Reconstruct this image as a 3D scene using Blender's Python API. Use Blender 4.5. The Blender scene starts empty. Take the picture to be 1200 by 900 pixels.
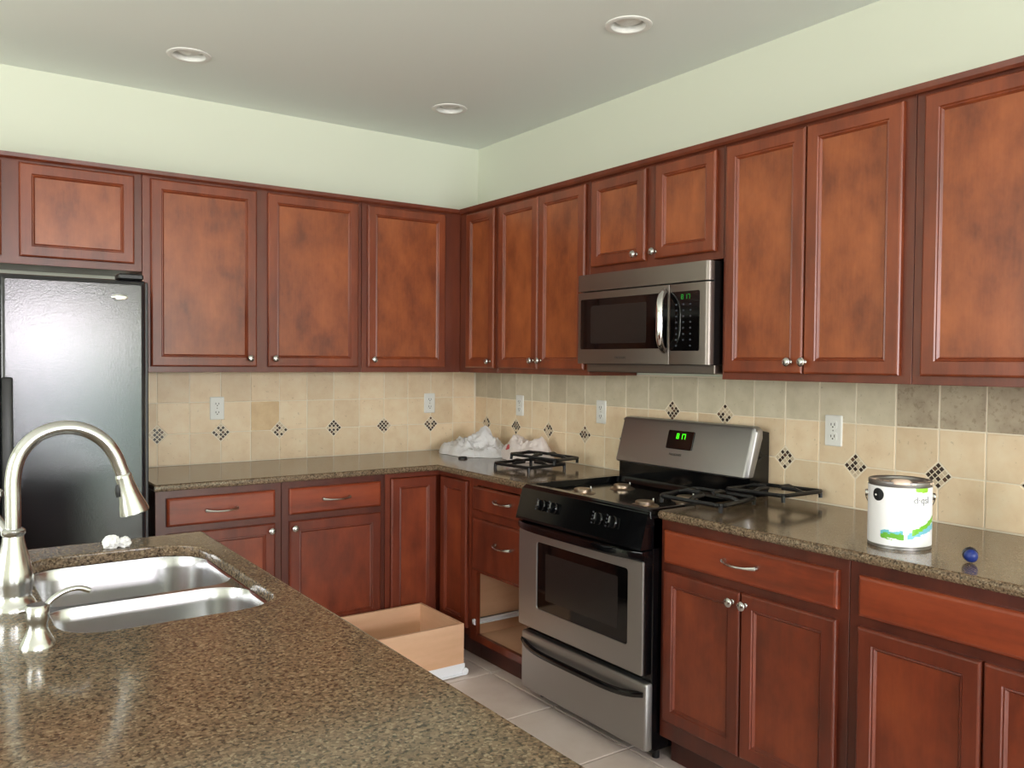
import bpy, bmesh, math, random
from mathutils import Vector, Matrix, noise
random.seed(7)
S = bpy.context.scene
COL = S.collection
R = math.radians
PI = math.pi

# ------------------------------------------------------------------ camera
CX, CY, CZ = -2.756, -4.291, 1.430
YAW, PITCH, ROLL, FPX = 0.613, -0.026, 0.008, 986.5
fw = Vector((math.sin(YAW)*math.cos(PITCH), math.cos(YAW)*math.cos(PITCH), math.sin(PITCH)))
rt = Vector((math.cos(YAW), -math.sin(YAW), 0)); up = rt.cross(fw)
r2 = rt*math.cos(ROLL)+up*math.sin(ROLL); u2 = up*math.cos(ROLL)-rt*math.sin(ROLL)
cd = bpy.data.cameras.new('camera'); cam = bpy.data.objects.new('camera', cd); COL.objects.link(cam)
cam.matrix_world = Matrix(((r2.x, u2.x, -fw.x, CX), (r2.y, u2.y, -fw.y, CY), (r2.z, u2.z, -fw.z, CZ), (0, 0, 0, 1)))
cd.sensor_fit = 'HORIZONTAL'; cd.sensor_width = 36; cd.lens = FPX/1200*36; cd.clip_start = .05
S.camera = cam

# ------------------------------------------------------------------ world, light, exposure
W = bpy.data.worlds.new('world'); S.world = W; W.use_nodes = True
W.node_tree.nodes['Background'].inputs[0].default_value = (.75, .86, 1, 1)
W.node_tree.nodes['Background'].inputs[1].default_value = 1.0
S.view_settings.view_transform = 'Standard'; S.view_settings.look = 'None'
S.view_settings.gamma = 1; S.view_settings.exposure = 0.80

RX0, RY0, H = -5.6, -8.0, 2.704
def area(name, loc, direction, sx, sy, power, col):
    l = bpy.data.lights.new(name, 'AREA'); l.shape = 'RECTANGLE'; l.size = sx; l.size_y = sy
    l.energy = power; l.color = col
    o = bpy.data.objects.new(name, l); COL.objects.link(o); o.location = loc
    o.rotation_euler = Vector(direction).to_track_quat('-Z', 'Y').to_euler(); return o
# daylight through the glazed openings behind and beside the camera (sky part, foliage part)
# each opening: the sky above eye level is bright, the ground and garden below it dimmer
area('daylight_patio_sky_upper', (-1.72, RY0-.12, 1.75), (0, 1, 0), .80, .60, 66, (1, .93, 1))
area('daylight_patio_sky_lower', (-1.72, RY0-.12, .72), (0, 1, 0), .80, 1.40, 24, (.90, .93, 1))
area('daylight_patio_garden_upper', (-.90, RY0-.12, 1.75), (0, 1, 0), .80, .60, 17, (.97, 1, .84))
area('daylight_patio_garden_lower', (-.90, RY0-.12, .72), (0, 1, 0), .80, 1.40, 15, (.72, 1, .84))
area('daylight_side_window', (RX0-.12, -2.6, 1.5), (1, 0, 0), 2.3, 1.5, 54, (1, 1, .93))
area('daylight_front_window', (-4.1, RY0-.12, 1.5), (0, 1, 0), 1.7, 1.4, 44, (1, .98, .97))

# ------------------------------------------------------------------ materials
def lin(c):
    return tuple(((v/255)/12.92 if v/255 <= .04045 else (((v/255)+.055)/1.055)**2.4) for v in c)
def newmat(name):
    m = bpy.data.materials.new(name); m.use_nodes = True
    return m, m.node_tree, m.node_tree.nodes['Principled BSDF']
def setp(b, **k):
    for n, v in k.items():
        n = n.replace('_', ' ')
        if n in b.inputs: b.inputs[n].default_value = v
def plain(name, rgb, rough=.5, metal=0, **k):
    m, t, b = newmat(name); setp(b, Base_Color=(*lin(rgb), 1), Roughness=rough, Metallic=metal, **k); return m
def nd(t, kind, **inp):
    n = t.nodes.new(kind)
    for k, v in inp.items():
        k = k.replace('_', ' ')
        if k in n.inputs: n.inputs[k].default_value = v
    return n
def ramp(t, stops):
    n = t.nodes.new('ShaderNodeValToRGB'); e = n.color_ramp.elements
    while len(e) > 1: e.remove(e[-1])
    e[0].position = stops[0][0]; e[0].color = (*stops[0][1], 1)
    for p, c in stops[1:]:
        x = e.new(p); x.color = (*c, 1)
    return n
def coords(t, scale=(1, 1, 1), rnd=True):
    tc = t.nodes.new('ShaderNodeTexCoord'); mp = t.nodes.new('ShaderNodeMapping')
    mp.inputs['Scale'].default_value = scale
    if rnd:
        oi = t.nodes.new('ShaderNodeObjectInfo'); mul = nd(t, 'ShaderNodeVectorMath'); mul.operation = 'SCALE'
        cb = t.nodes.new('ShaderNodeCombineXYZ')
        for i in range(3): t.links.new(oi.outputs['Random'], cb.inputs[i])
        t.links.new(cb.outputs[0], mul.inputs[0]); mul.inputs['Scale'].default_value = 37
        ad = t.nodes.new('ShaderNodeVectorMath'); ad.operation = 'ADD'
        t.links.new(tc.outputs['Object'], ad.inputs[0]); t.links.new(mul.outputs[0], ad.inputs[1])
        t.links.new(ad.outputs[0], mp.inputs['Vector'])
    else: t.links.new(tc.outputs['Object'], mp.inputs['Vector'])
    return mp.outputs[0]
def mixc(t, a, b, fac, mode='MIX'):
    n = t.nodes.new('ShaderNodeMix'); n.data_type = 'RGBA'; n.blend_type = mode
    for s, v in ((n.inputs[6], a), (n.inputs[7], b), (n.inputs[0], fac)):
        if hasattr(v, 'links'): t.links.new(v, s)
        else: s.default_value = v if not isinstance(v, tuple) else (*v, 1)
    return n.outputs[2]
def bump(t, b, h, strength=.2, dist=.002):
    n = nd(t, 'ShaderNodeBump', Strength=strength, Distance=dist)
    t.links.new(h, n.inputs['Height']); t.links.new(n.outputs[0], b.inputs['Normal'])

def wood(name, dark, mid, light, rough=.36, grain=(9, 9, 2.2)):
    m, t, b = newmat(name)
    v = coords(t, grain)
    n1 = nd(t, 'ShaderNodeTexNoise', Scale=1.0, Detail=5, Roughness=.6); t.links.new(v, n1.inputs['Vector'])
    v2 = coords(t, (grain[0]*14, grain[1]*14, grain[2]*2.2))
    n2 = nd(t, 'ShaderNodeTexNoise', Scale=1.0, Detail=3, Roughness=.6); t.links.new(v2, n2.inputs['Vector'])
    sc = lambda c: tuple(a*k for a, k in zip(lin(c), (.86, .74, .66)))
    r = ramp(t, [(.30, sc(dark)), (.5, sc(mid)), (.72, sc(light))])
    mm = nd(t, 'ShaderNodeMath'); mm.operation = 'MULTIPLY_ADD'
    t.links.new(n2.outputs[0], mm.inputs[0]); mm.inputs[1].default_value = .16; t.links.new(n1.outputs[0], mm.inputs[2])
    sb = nd(t, 'ShaderNodeMath'); sb.operation = 'SUBTRACT'; t.links.new(mm.outputs[0], sb.inputs[0]); sb.inputs[1].default_value = .08
    t.links.new(sb.outputs[0], r.inputs[0]); t.links.new(r.outputs[0], b.inputs['Base Color'])
    setp(b, Roughness=rough, Coat_Weight=.22, Coat_Roughness=.30)
    bump(t, b, n2.outputs[0], .05, .001)
    return m
M = {}
M['wood'] = wood('cherry_wood', (102, 48, 26), (130, 64, 36), (152, 80, 45))
M['wood_panel'] = wood('cherry_wood_panel', (118, 59, 31), (153, 85, 46), (178, 104, 58), grain=(8, 8, 5.0))
M['wood_frame'] = wood('cherry_wood_frame', (96, 46, 30), (112, 56, 37), (128, 66, 43))
M['wood_base'] = wood('cherry_wood_base', (88, 38, 23), (112, 50, 30), (132, 62, 38))
M['wood_base_panel'] = wood('cherry_wood_base_panel', (100, 44, 25), (130, 60, 34), (152, 76, 43), grain=(7, 7, 4.0))
M['wood_drawer'] = wood('cherry_wood_drawer', (108, 46, 24), (138, 62, 33), (158, 76, 42), grain=(2.2, 2.2, 16))
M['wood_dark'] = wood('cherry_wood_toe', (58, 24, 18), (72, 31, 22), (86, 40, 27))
M['wood_base_frame_shaded'] = wood('cherry_wood_base_frame_shaded', (76, 33, 22), (92, 42, 28), (108, 52, 35))  # darkened frame: shade from the overhang is put into the wood colour
M['ply'] = wood('light_plywood', (224, 188, 156), (234, 200, 170), (240, 210, 182), rough=.5, grain=(1.5, 1.5, 12))

def granite():
    m, t, b = newmat('brown_granite')
    v = coords(t, (1, 1, 1), False)
    vo = nd(t, 'ShaderNodeTexVoronoi', Scale=230); t.links.new(v, vo.inputs['Vector'])
    sep = t.nodes.new('ShaderNodeSeparateColor'); t.links.new(vo.outputs['Color'], sep.inputs[0])
    r = ramp(t, [(0, lin((60, 50, 40))), (.10, lin((80, 67, 53))), (.22, lin((102, 86, 68))), (.55, lin((126, 106, 84))), (.82, lin((144, 123, 98))), (1, lin((176, 158, 130)))])
    r.color_ramp.interpolation = 'LINEAR'; t.links.new(sep.outputs[0], r.inputs[0])
    n = nd(t, 'ShaderNodeTexNoise', Scale=60, Detail=6, Roughness=.7); t.links.new(v, n.inputs['Vector'])
    r3 = ramp(t, [(.3, lin((82, 74, 60))), (.5, lin((118, 99, 78))), (.72, lin((148, 120, 96)))]); t.links.new(n.outputs[0], r3.inputs[0])
    c = mixc(t, r.outputs[0], r3.outputs[0], .42)
    n3 = nd(t, 'ShaderNodeTexNoise', Scale=125, Detail=2, Roughness=.5); t.links.new(v, n3.inputs['Vector'])
    r4 = ramp(t, [(.0, (.30, .30, .26)), (.38, (.36, .33, .30)), (.44, (.9, .9, .9))]); t.links.new(n3.outputs[0], r4.inputs[0])
    c = mixc(t, c, r4.outputs[0], 1.0, 'MULTIPLY')
    t.links.new(c, b.inputs['Base Color']); setp(b, Roughness=.13, Specular_IOR_Level=.55)
    return m
M['granite'] = granite()

def travertine(name, a, c, d, pit=.35):
    m, t, b = newmat(name)
    v = coords(t, (1, 1, 1))
    n = nd(t, 'ShaderNodeTexNoise', Scale=13, Detail=6, Roughness=.6); t.links.new(v, n.inputs['Vector'])
    r = ramp(t, [(.25, lin(a)), (.5, lin(c)), (.75, lin(d))]); t.links.new(n.outputs[0], r.inputs[0])
    oi = t.nodes.new('ShaderNodeObjectInfo')
    r2_ = ramp(t, [(0, (.86, .83, .79)), (.3, (.96, .95, .93)), (.7, (1.02, 1.01, .99)), (1, (1.06, 1.06, 1.05))]); t.links.new(oi.outputs['Random'], r2_.inputs[0])
    c_ = mixc(t, r.outputs[0], r2_.outputs[0], 1.0, 'MULTIPLY')
    n2 = nd(t, 'ShaderNodeTexNoise', Scale=62, Detail=4, Roughness=.6); t.links.new(v, n2.inputs['Vector'])
    r3 = ramp(t, [(.0, (.5, .46, .40)), (pit-.05, (.62, .58, .52)), (pit, (1, 1, 1))]); t.links.new(n2.outputs[0], r3.inputs[0])
    c_ = mixc(t, c_, r3.outputs[0], .55, 'MULTIPLY')
    t.links.new(c_, b.inputs['Base Color']); setp(b, Roughness=.5)
    bump(t, b, n2.outputs[0], .12, .002)
    return m
M['tile'] = travertine('travertine', (226, 200, 166), (234, 212, 180), (238, 221, 192))
M["tile_tan"] = travertine("travertine_tan", (210, 178, 138), (222, 194, 152), (232, 208, 170))
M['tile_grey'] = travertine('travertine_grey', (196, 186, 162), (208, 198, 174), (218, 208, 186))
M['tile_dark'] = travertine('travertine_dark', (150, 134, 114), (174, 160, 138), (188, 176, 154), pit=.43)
M['grout'] = plain('grout', (236, 224, 202), .8)
M['tess_dark'] = plain('tessera_dark', (52, 34, 24), .3)
M['tess_brown'] = plain('tessera_brown', (96, 66, 46), .35)
M['tess_tan'] = plain('tessera_tan', (206, 188, 160), .4)

def paintmat(name, rgb, bs=.05):
    m, t, b = newmat(name); setp(b, Base_Color=(*lin(rgb), 1), Roughness=.85)
    v = coords(t, (1, 1, 1), False); n = nd(t, 'ShaderNodeTexNoise', Scale=160, Detail=3); t.links.new(v, n.inputs['Vector'])
    bump(t, b, n.outputs[0], bs, .001); return m
M['wall'] = paintmat('cream_wall_paint', (226, 230, 212))
M['ceiling'] = paintmat('ceiling_paint', (236, 242, 236), .12)
M['white'] = plain('white_trim', (235, 235, 230), .45)
def steel(name, rgb, rough, axis=2, sc=600, aniso=.0):
    m, t, b = newmat(name); setp(b, Base_Color=(*lin(rgb), 1), Metallic=1, Roughness=rough)
    s = [4, 4, 4]; s[axis] = sc
    v = coords(t, tuple(s)); n = nd(t, 'ShaderNodeTexNoise', Scale=1, Detail=2); t.links.new(v, n.inputs['Vector'])
    bump(t, b, n.outputs[0], .06, .0006); return m
M['steel'] = steel('brushed_steel', (166, 164, 163), .44)
M['steel_dark'] = steel('brushed_steel_dark', (134, 126, 120), .40)
M['sink_steel'] = steel('sink_steel', (205, 205, 208), .24)
M['nickel'] = plain('brushed_nickel', (200, 200, 198), .22, 1)
M['chrome'] = plain('chrome', (225, 225, 225), .12, 1)
M['alu'] = plain('aluminium_burner', (196, 176, 156), .38, 1)
M['black'] = plain('black_enamel', (7, 8, 10), .12)
M['black_satin'] = plain('black_satin', (12, 12, 13), .38)
M['iron'] = plain('cast_iron', (16, 16, 18), .42)
M['glass_dark'] = plain('dark_oven_glass', (10, 9, 9), .06)
M['glass_grey'] = plain('microwave_mesh', (34, 31, 30), .25)
M['mark'] = plain('panel_print', (150, 152, 150), .5)
M['mark_dim'] = plain('keypad_print', (58, 62, 70), .5)
M['slot'] = plain('dark_slot', (70, 66, 60), .6)
M['plastic'] = plain('white_plastic', (232, 232, 226), .35)
M['rail'] = plain('white_rail', (236, 236, 240), .35)
def fridge_mat():
    m, t, b = newmat('textured_black_door'); setp(b, Base_Color=(*lin((34, 34, 37)), 1), Roughness=.08, Specular_IOR_Level=.62)
    v = coords(t, (1, 1, 1)); n = nd(t, 'ShaderNodeTexNoise', Scale=130, Detail=4, Roughness=.75); t.links.new(v, n.inputs['Vector'])
    bump(t, b, n.outputs[0], .6, .00062)
    return m
M['fridge'] = fridge_mat()
def emit(name, rgb, s):
    m, t, b = newmat(name); setp(b, Base_Color=(0, 0, 0, 1), Emission_Color=(*lin(rgb), 1), Emission_Strength=s); return m
M['led'] = emit('green_led', (60, 255, 20), 1.5)
M['led_dim'] = emit('green_led_dim', (20, 150, 40), .5)
def floor_mat():
    m, t, b = newmat('beige_floor_tile'); v = coords(t, (1, 1, 1))
    n = nd(t, 'ShaderNodeTexNoise', Scale=5, Detail=6, Roughness=.6); t.links.new(v, n.inputs['Vector'])
    r = ramp(t, [(.25, lin((204, 186, 176))), (.5, lin((216, 200, 190))), (.75, lin((224, 210, 202)))]); t.links.new(n.outputs[0], r.inputs[0])
    t.links.new(r.outputs[0], b.inputs['Base Color']); setp(b, Roughness=.38); return m
M['floor'] = floor_mat()
M['floor_grout'] = plain('floor_grout', (196, 180, 170), .8)
def bagmat(name, rgb):
    m, t, b = newmat(name)
    setp(b, Base_Color=(*lin(rgb), 1), Roughness=.32, Subsurface_Weight=.0)
    cv = coords(t, (1, 1, 1), False); cn = nd(t, 'ShaderNodeTexNoise', Scale=34, Detail=5, Roughness=.65); t.links.new(cv, cn.inputs['Vector']); bump(t, b, cn.outputs[0], .8, .012)
    tr = nd(t, 'ShaderNodeBsdfTranslucent'); tr.inputs[0].default_value = (*lin(rgb), 1)
    tp = nd(t, 'ShaderNodeBsdfTransparent')
    mx = nd(t, 'ShaderNodeMixShader', Fac=.16); out = t.nodes['Material Output']
    t.links.new(b.outputs[0], mx.inputs[1]); t.links.new(tr.outputs[0], mx.inputs[2])
    mx2 = nd(t, 'ShaderNodeMixShader', Fac=.05); t.links.new(mx.outputs[0], mx2.inputs[1]); t.links.new(tp.outputs[0], mx2.inputs[2])
    t.links.new(mx2.outputs[0], out.inputs[0]); return m
M['bag'] = bagmat('thin_white_plastic', (250, 249, 250))
M['bag_pink'] = bagmat('thin_pinkish_plastic', (254, 243, 238))
M['red'] = plain('red_print', (196, 60, 66), .5)
M['tissue'] = plain('tissue', (246, 246, 246), .9)
M['blue'] = plain('blue_rubber', (30, 50, 124), .38)
M['navy'] = plain('dark_collar', (26, 24, 34), .4)
M['paint_skin'] = plain('dried_paint', (240, 214, 196), .4)
M['can_black'] = plain('can_disc', (26, 28, 32), .35)
M['can_grey'] = plain('can_text', (132, 134, 138), .5)
def pane_mat():
    m, t, b = newmat('window_glass'); out = t.nodes['Material Output']
    tp = nd(t, 'ShaderNodeBsdfTransparent'); gl = nd(t, 'ShaderNodeBsdfGlossy', Roughness=.0)
    mx = nd(t, 'ShaderNodeMixShader', Fac=.06); t.links.new(tp.outputs[0], mx.inputs[1]); t.links.new(gl.outputs[0], mx.inputs[2])
    t.links.new(mx.outputs[0], out.inputs[0]); return m
M['pane'] = pane_mat()
def canlabel():
    m, t, b = newmat('can_label_paper')
    tc = t.nodes.new('ShaderNodeTexCoord'); v = tc.outputs['UV']; s = t.nodes.new('ShaderNodeSeparateXYZ'); t.links.new(v, s.inputs[0])
    def mth(op, a, c=None):
        n = t.nodes.new('ShaderNodeMath'); n.operation = op
        for i, q in enumerate((a, c)):
            if q is None: continue
            if hasattr(q, 'links'): t.links.new(q, n.inputs[i])
            else: n.inputs[i].default_value = q
        return n.outputs[0]
    U, V = s.outputs[0], s.outputs[1]
    nz = nd(t, 'ShaderNodeTexNoise', Scale=26, Detail=3); t.links.new(v, nz.inputs['Vector'])
    wob = mth('MULTIPLY', mth('SUBTRACT', nz.outputs[0], .5), .14)
    def band(c0, slope, u0, w, ua, ub):
        d = mth('ABSOLUTE', mth('SUBTRACT', mth('ADD', V, wob), mth('ADD', c0, mth('MULTIPLY', mth('SUBTRACT', U, u0), slope))))
        inb = mth('LESS_THAN', d, w)
        return mth('MULTIPLY', inb, mth('MULTIPLY', mth('GREATER_THAN', U, ua), mth('LESS_THAN', U, ub)))
    col = mixc(t, lin((248, 248, 250)), lin((112, 196, 214)), band(.225, .0, .3, .035, .215, .33))
    col = mixc(t, col, lin((112, 186, 60)), band(.165, .05, .3, .045, .215, .335))
    col = mixc(t, col, lin((128, 200, 220)), band(.22, .9, .40, .05, .352, .56))
    col = mixc(t, col, lin((120, 196, 50)), band(.33, 1.4, .44, .045, .375, .56))
    col = mixc(t, col, lin((150, 206, 60)), band(.985, .0, .5, .05, .39, .47))
    t.links.new(col, b.inputs['Base Color']); setp(b, Roughness=.3); return m
M['label'] = canlabel()

# ------------------------------------------------------------------ mesh helpers
wx = {}
def wloc(o): return wx.get(o.name, Vector((0, 0, 0)))
def reg(o, w): wx[o.name] = Vector(w)
def tag(o, label=None, cat=None, group=None, kind=None):
    if label: o['label'] = label
    if cat: o['category'] = cat
    if group: o['group'] = group
    if kind: o['kind'] = kind
    return o
def thing(name, loc, label, cat, group=None):
    o = bpy.data.objects.new(name, None); COL.objects.link(o); o.location = loc; o.empty_display_size = .1
    reg(o, loc); return tag(o, label, cat, group)
MA = lambda u, d, z: (u, -d, z)      # back wall: u = x, d = distance from wall
MB_ = lambda u, d, z: (-d, u, z)     # right wall: u = y
ID = lambda x, y, z: (x, y, z)
class MB:
    def __init__(s, f=ID): s.v = []; s.f = []; s.m = []; s.map = f
    def add(s, vs, fs, mi=0):
        o = len(s.v); s.v += [s.map(*p) for p in vs]; s.f += [tuple(i+o for i in q) for q in fs]; s.m += [mi]*len(fs); return s
    def box(s, x0, x1, y0, y1, z0, z1, mi=0, bev=0, seg=1):
        if bev:
            bm = bmesh.new(); bmesh.ops.create_cube(bm, size=1)
            for v in bm.verts: v.co = Vector(((x0+x1)/2+v.co.x*(x1-x0), (y0+y1)/2+v.co.y*(y1-y0), (z0+z1)/2+v.co.z*(z1-z0)))
            bmesh.ops.bevel(bm, geom=bm.edges[:], offset=bev, segments=seg, profile=.5, affect='EDGES')
            s.bm(bm, mi); return s
        vs = [(x, y, z) for z in (z0, z1) for y in (y0, y1) for x in (x0, x1)]
        return s.add(vs, [(0, 2, 3, 1), (4, 5, 7, 6), (0, 1, 5, 4), (2, 6, 7, 3), (0, 4, 6, 2), (1, 3, 7, 5)], mi)
    def bm(s, bm, mi=0):
        bm.verts.index_update(); s.add([tuple(v.co) for v in bm.verts], [tuple(v.index for v in f.verts) for f in bm.faces], mi); bm.free()
    def loft(s, loops, mi=0, cap0=True, cap1=True, closed=True):
        n = len(loops[0]); vs = [p for l in loops for p in l]; fs = []
        for i in range(len(loops)-1):
            for j in range(n if closed else n-1):
                k = (j+1) % n; fs.append((i*n+j, i*n+k, (i+1)*n+k, (i+1)*n+j))
        if cap0: fs.append(tuple(range(n))[::-1])
        if cap1: fs.append(tuple(range((len(loops)-1)*n, len(loops)*n)))
        return s.add(vs, fs, mi)
    def lathe(s, c, prof, n=24, mi=0, axis='z', cap0=True, cap1=True, a0=0, a1=2*PI):
        loops = []
        for r, h in prof:
            l = []
            for i in range(n):
                a = a0+(a1-a0)*i/n; p, q = r*math.cos(a), r*math.sin(a)
                l.append({'z': (c[0]+p, c[1]+q, c[2]+h), 'x': (c[0]+h, c[1]+p, c[2]+q), 'y': (c[0]+p, c[1]+h, c[2]+q)}[axis])
            loops.append(l)
        return s.loft(loops, mi, cap0, cap1)
    def tube(s, pts, rad, n=10, mi=0, flat=None):
        pts = [Vector(p) for p in pts]; rads = rad if isinstance(rad, (list, tuple)) else [rad]*len(pts)
        loops = []; prev = None
        for i, p in enumerate(pts):
            d = (pts[min(i+1, len(pts)-1)]-pts[max(i-1, 0)]).normalized()
            if prev is None:
                a = Vector((0, 0, 1)) if abs(d.z) < .9 else Vector((1, 0, 0)); x = d.cross(a).normalized()
            else: x = (prev-d*prev.dot(d)).normalized()
            prev = x; y = d.cross(x)
            fx, fy = flat if flat else (1, 1)
            loops.append([tuple(p+x*rads[i]*fx*math.cos(2*PI*k/n)+y*rads[i]*fy*math.sin(2*PI*k/n)) for k in range(n)])
        return s.loft(loops, mi)
    def build(s, name, mats, parent=None, smooth=False, origin=None, uv=None):
        me = bpy.data.meshes.new(name)
        if origin is None:
            xs = list(zip(*s.v)); origin = Vector([(min(a)+max(a))/2 for a in xs])
        origin = Vector(origin)
        me.from_pydata([tuple(Vector(v)-origin) for v in s.v], [], s.f)
        if not isinstance(mats, (list, tuple)): mats = [mats]
        for m in mats: me.materials.append(m)
        me.polygons.foreach_set('material_index', s.m)
        bm = bmesh.new(); bm.from_mesh(me); bmesh.ops.recalc_face_normals(bm, faces=bm.faces[:]); bm.to_mesh(me); bm.free()
        if smooth:
            me.polygons.foreach_set('use_smooth', [True]*len(me.polygons)); me.set_sharp_from_angle(angle=R(38))
        o = bpy.data.objects.new(name, me); COL.objects.link(o)
        if parent: o.parent = parent; o.location = origin-wloc(parent)
        else: o.location = origin
        reg(o, origin); return o
def offset(poly, d):   # inset a CCW polygon by d (mitred)
    n = len(poly); out = []
    for i in range(n):
        a, b, c = Vector(poly[i-1]), Vector(poly[i]), Vector(poly[(i+1) % n])
        e1, e2 = (b-a).normalized(), (c-b).normalized()
        n1, n2 = Vector((-e1.y, e1.x)), Vector((-e2.y, e2.x))
        m = n1+n2; m = m/max(m.dot(m)/2, .3) if m.length > 1e-6 else n1
        out.append((b.x+m.x*d, b.y+m.y*d))
    return out
def rrect(x0, x1, y0, y1, r, n=6):
    p = []
    rs = r if isinstance(r, (list, tuple)) else [r]*4
    for (cx, cy, a, rr) in ((x1-rs[0], y1-rs[0], 0, rs[0]), (x0+rs[1], y1-rs[1], 90, rs[1]), (x0+rs[2], y0+rs[2], 180, rs[2]), (x1-rs[3], y0+rs[3], 270, rs[3])):
        for i in range(n+1):
            t = R(a+90*i/n); p.append((cx+rr*math.cos(t), cy+rr*math.sin(t)))
    return p
def slab(mb, outer, z0, z1, r=.008, holes=(), hr=.004, seg=3, mi=0):
    """flat slab with rounded outer edges and optional holes; outer CCW, holes CCW"""
    prof = [(r-r*math.sin(PI/2*k/seg), r-r*math.cos(PI/2*k/seg)) for k in range(seg+1)]   # (inset, dz) going flat->side
    def wall(poly, sgn, rr):
        pf = [(a*rr/r if r else 0, b*rr/r if r else 0) for a, b in prof]
        lo = []
        for a, b in pf: q = offset(poly, sgn*a); lo.append([(x, y, z1-b) for x, y in q])
        for a, b in pf[::-1]: q = offset(poly, sgn*a); lo.append([(x, y, z0+b) for x, y in q])
        mb.loft(lo, mi, False, False); return lo[0]
    rings = [wall(outer, 1, r)]+[wall(h, -1, hr) for h in holes]
    for z in (z1, z0):
        bm = bmesh.new(); ed = []
        for rg in rings:
            vs = [bm.verts.new((x, y, z)) for x, y, _ in rg]
            ed += [bm.edges.new((vs[i], vs[(i+1) % len(vs)])) for i in range(len(vs))]
        bmesh.ops.triangle_fill(bm, use_beauty=True, edges=ed); mb.bm(bm, mi)
    return mb

# ------------------------------------------------------------------ setting
LIGHTS = [(-1.823, -.596), (-.561, -.604), (-.559, -1.913)]
def struct(o): return tag(o, kind='structure')
mb = MB(); slab(mb, [(RX0-.15, RY0-.15), (.15, RY0-.15), (.15, .15), (RX0-.15, .15)], H, H+.05, .001,
                [[(x+.070*math.cos(2*PI*i/32), y+.070*math.sin(2*PI*i/32)) for i in range(32)] for x, y in LIGHTS], .0005, 1)
struct(mb.build('ceiling', M['ceiling']))
mb = MB(); mb.box(RX0-.15, .15, RY0-.15, .15, -.12, -.008)
floor = struct(mb.build('floor', M['floor_grout']))
FT = .457
mb = MB(); b_ = bmesh.new()
for (i, j) in [(i, j) for i in range(8) for j in range(12)]:
    x0, y0 = -.16-i*FT, -.19-j*FT
    mb = MB(); p = [(x0-FT+.003, y0-FT+.003), (x0-.003, y0-FT+.003), (x0-.003, y0-.003), (x0-FT+.003, y0-.003)]
    q = offset(p, .003)
    mb.loft([[(x, y, -.008) for x, y in p], [(x, y, -.002) for x, y in p], [(x, y, 0) for x, y in q]], 0, False)
    if i == 0 and j == 0: ft = mb.build('floor_tile', M['floor'], floor)
    else:
        o = ft.copy(); COL.objects.link(o); o.location = Vector((x0-FT/2, y0-FT/2, -.004))-wloc(floor)
mb = MB()
mb.box(-.16, .0, RY0, 0, -.008, 0).box(RX0, -.16-8*FT, RY0, 0, -.008, -.0).box(-.16-8*FT, -.16, -.19, 0, -.008, 0).box(-.16-8*FT, -.16, RY0, -.19-12*FT, -.008, 0)
mb.build('floor_border', M['floor'], floor)

wall_back = MB().box(RX0-.15, .15, 0, .15, -.12, H+.05).build('wall_back', M['wall']); struct(wall_back)
wall_right = MB().box(0, .15, RY0-.15, 0, -.12, H+.05).build('wall_right', M['wall']); struct(wall_right)
mb = MB(lambda u, d, z: (RX0-d, u, z))     # left wall with window
wy0, wy1, wz0, wz1 = -3.75, -1.45, .75, 2.25
mb.box(RY0-.15, wy0, 0, .15, -.12, H+.05).box(wy1, 0, 0, .15, -.12, H+.05).box(wy0, wy1, 0, .15, -.12, wz0).box(wy0, wy1, 0, .15, wz1, H+.05)
struct(mb.build('wall_left', M['wall']))
mb = MB(lambda u, d, z: (u, RY0-d, z))     # front wall (behind the camera): patio door and window
mb.box(RX0, -4.95, 0, .15, -.12, H+.05).box(-4.95, -3.25, 0, .15, -.12, .8).box(-4.95, -3.25, 0, .15, 2.2, H+.05)
mb.box(-3.25, -2.15, 0, .15, -.12, H+.05).box(-2.15, -.47, 0, .15, 2.06, H+.05).box(-.47, 0, 0, .15, -.12, H+.05).box(-2.15, -.47, 0, .15, -.12, 0)
struct(mb.build('wall_front', M['wall']))
def glazed(name, f, u0, u1, z0, z1, cols):
    r = MB(f); t = .05
    r.box(u0, u1, .04, .10, z0, z0+t).box(u0, u1, .04, .10, z1-t, z1).box(u0, u0+t, .04, .10, z0+t, z1-t).box(u1-t, u1, .04, .10, z0+t, z1-t)
    for k in range(1, cols): uu = u0+(u1-u0)*k/cols; r.box(uu-.03, uu+.03, .04, .10, z0+t, z1-t)
    fr = struct(r.build(name, M['white']))
    for k in range(cols):
        a, b = u0+(u1-u0)*k/cols+.03, u0+(u1-u0)*(k+1)/cols-.03
        MB(f).box(a, b, .068, .072, z0+t, z1-t).build('pane', M['pane'], fr)
glazed('door_1', lambda u, d, z: (u, RY0-d, z), -2.15, -.47, 0, 2.06, 2)
glazed('window_1', lambda u, d, z: (RX0-d, u, z), wy0, wy1, wz0, wz1, 2)
glazed('window_2', lambda u, d, z: (u, RY0-d, z), -4.95, -3.25, .8, 2.2, 2)

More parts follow.
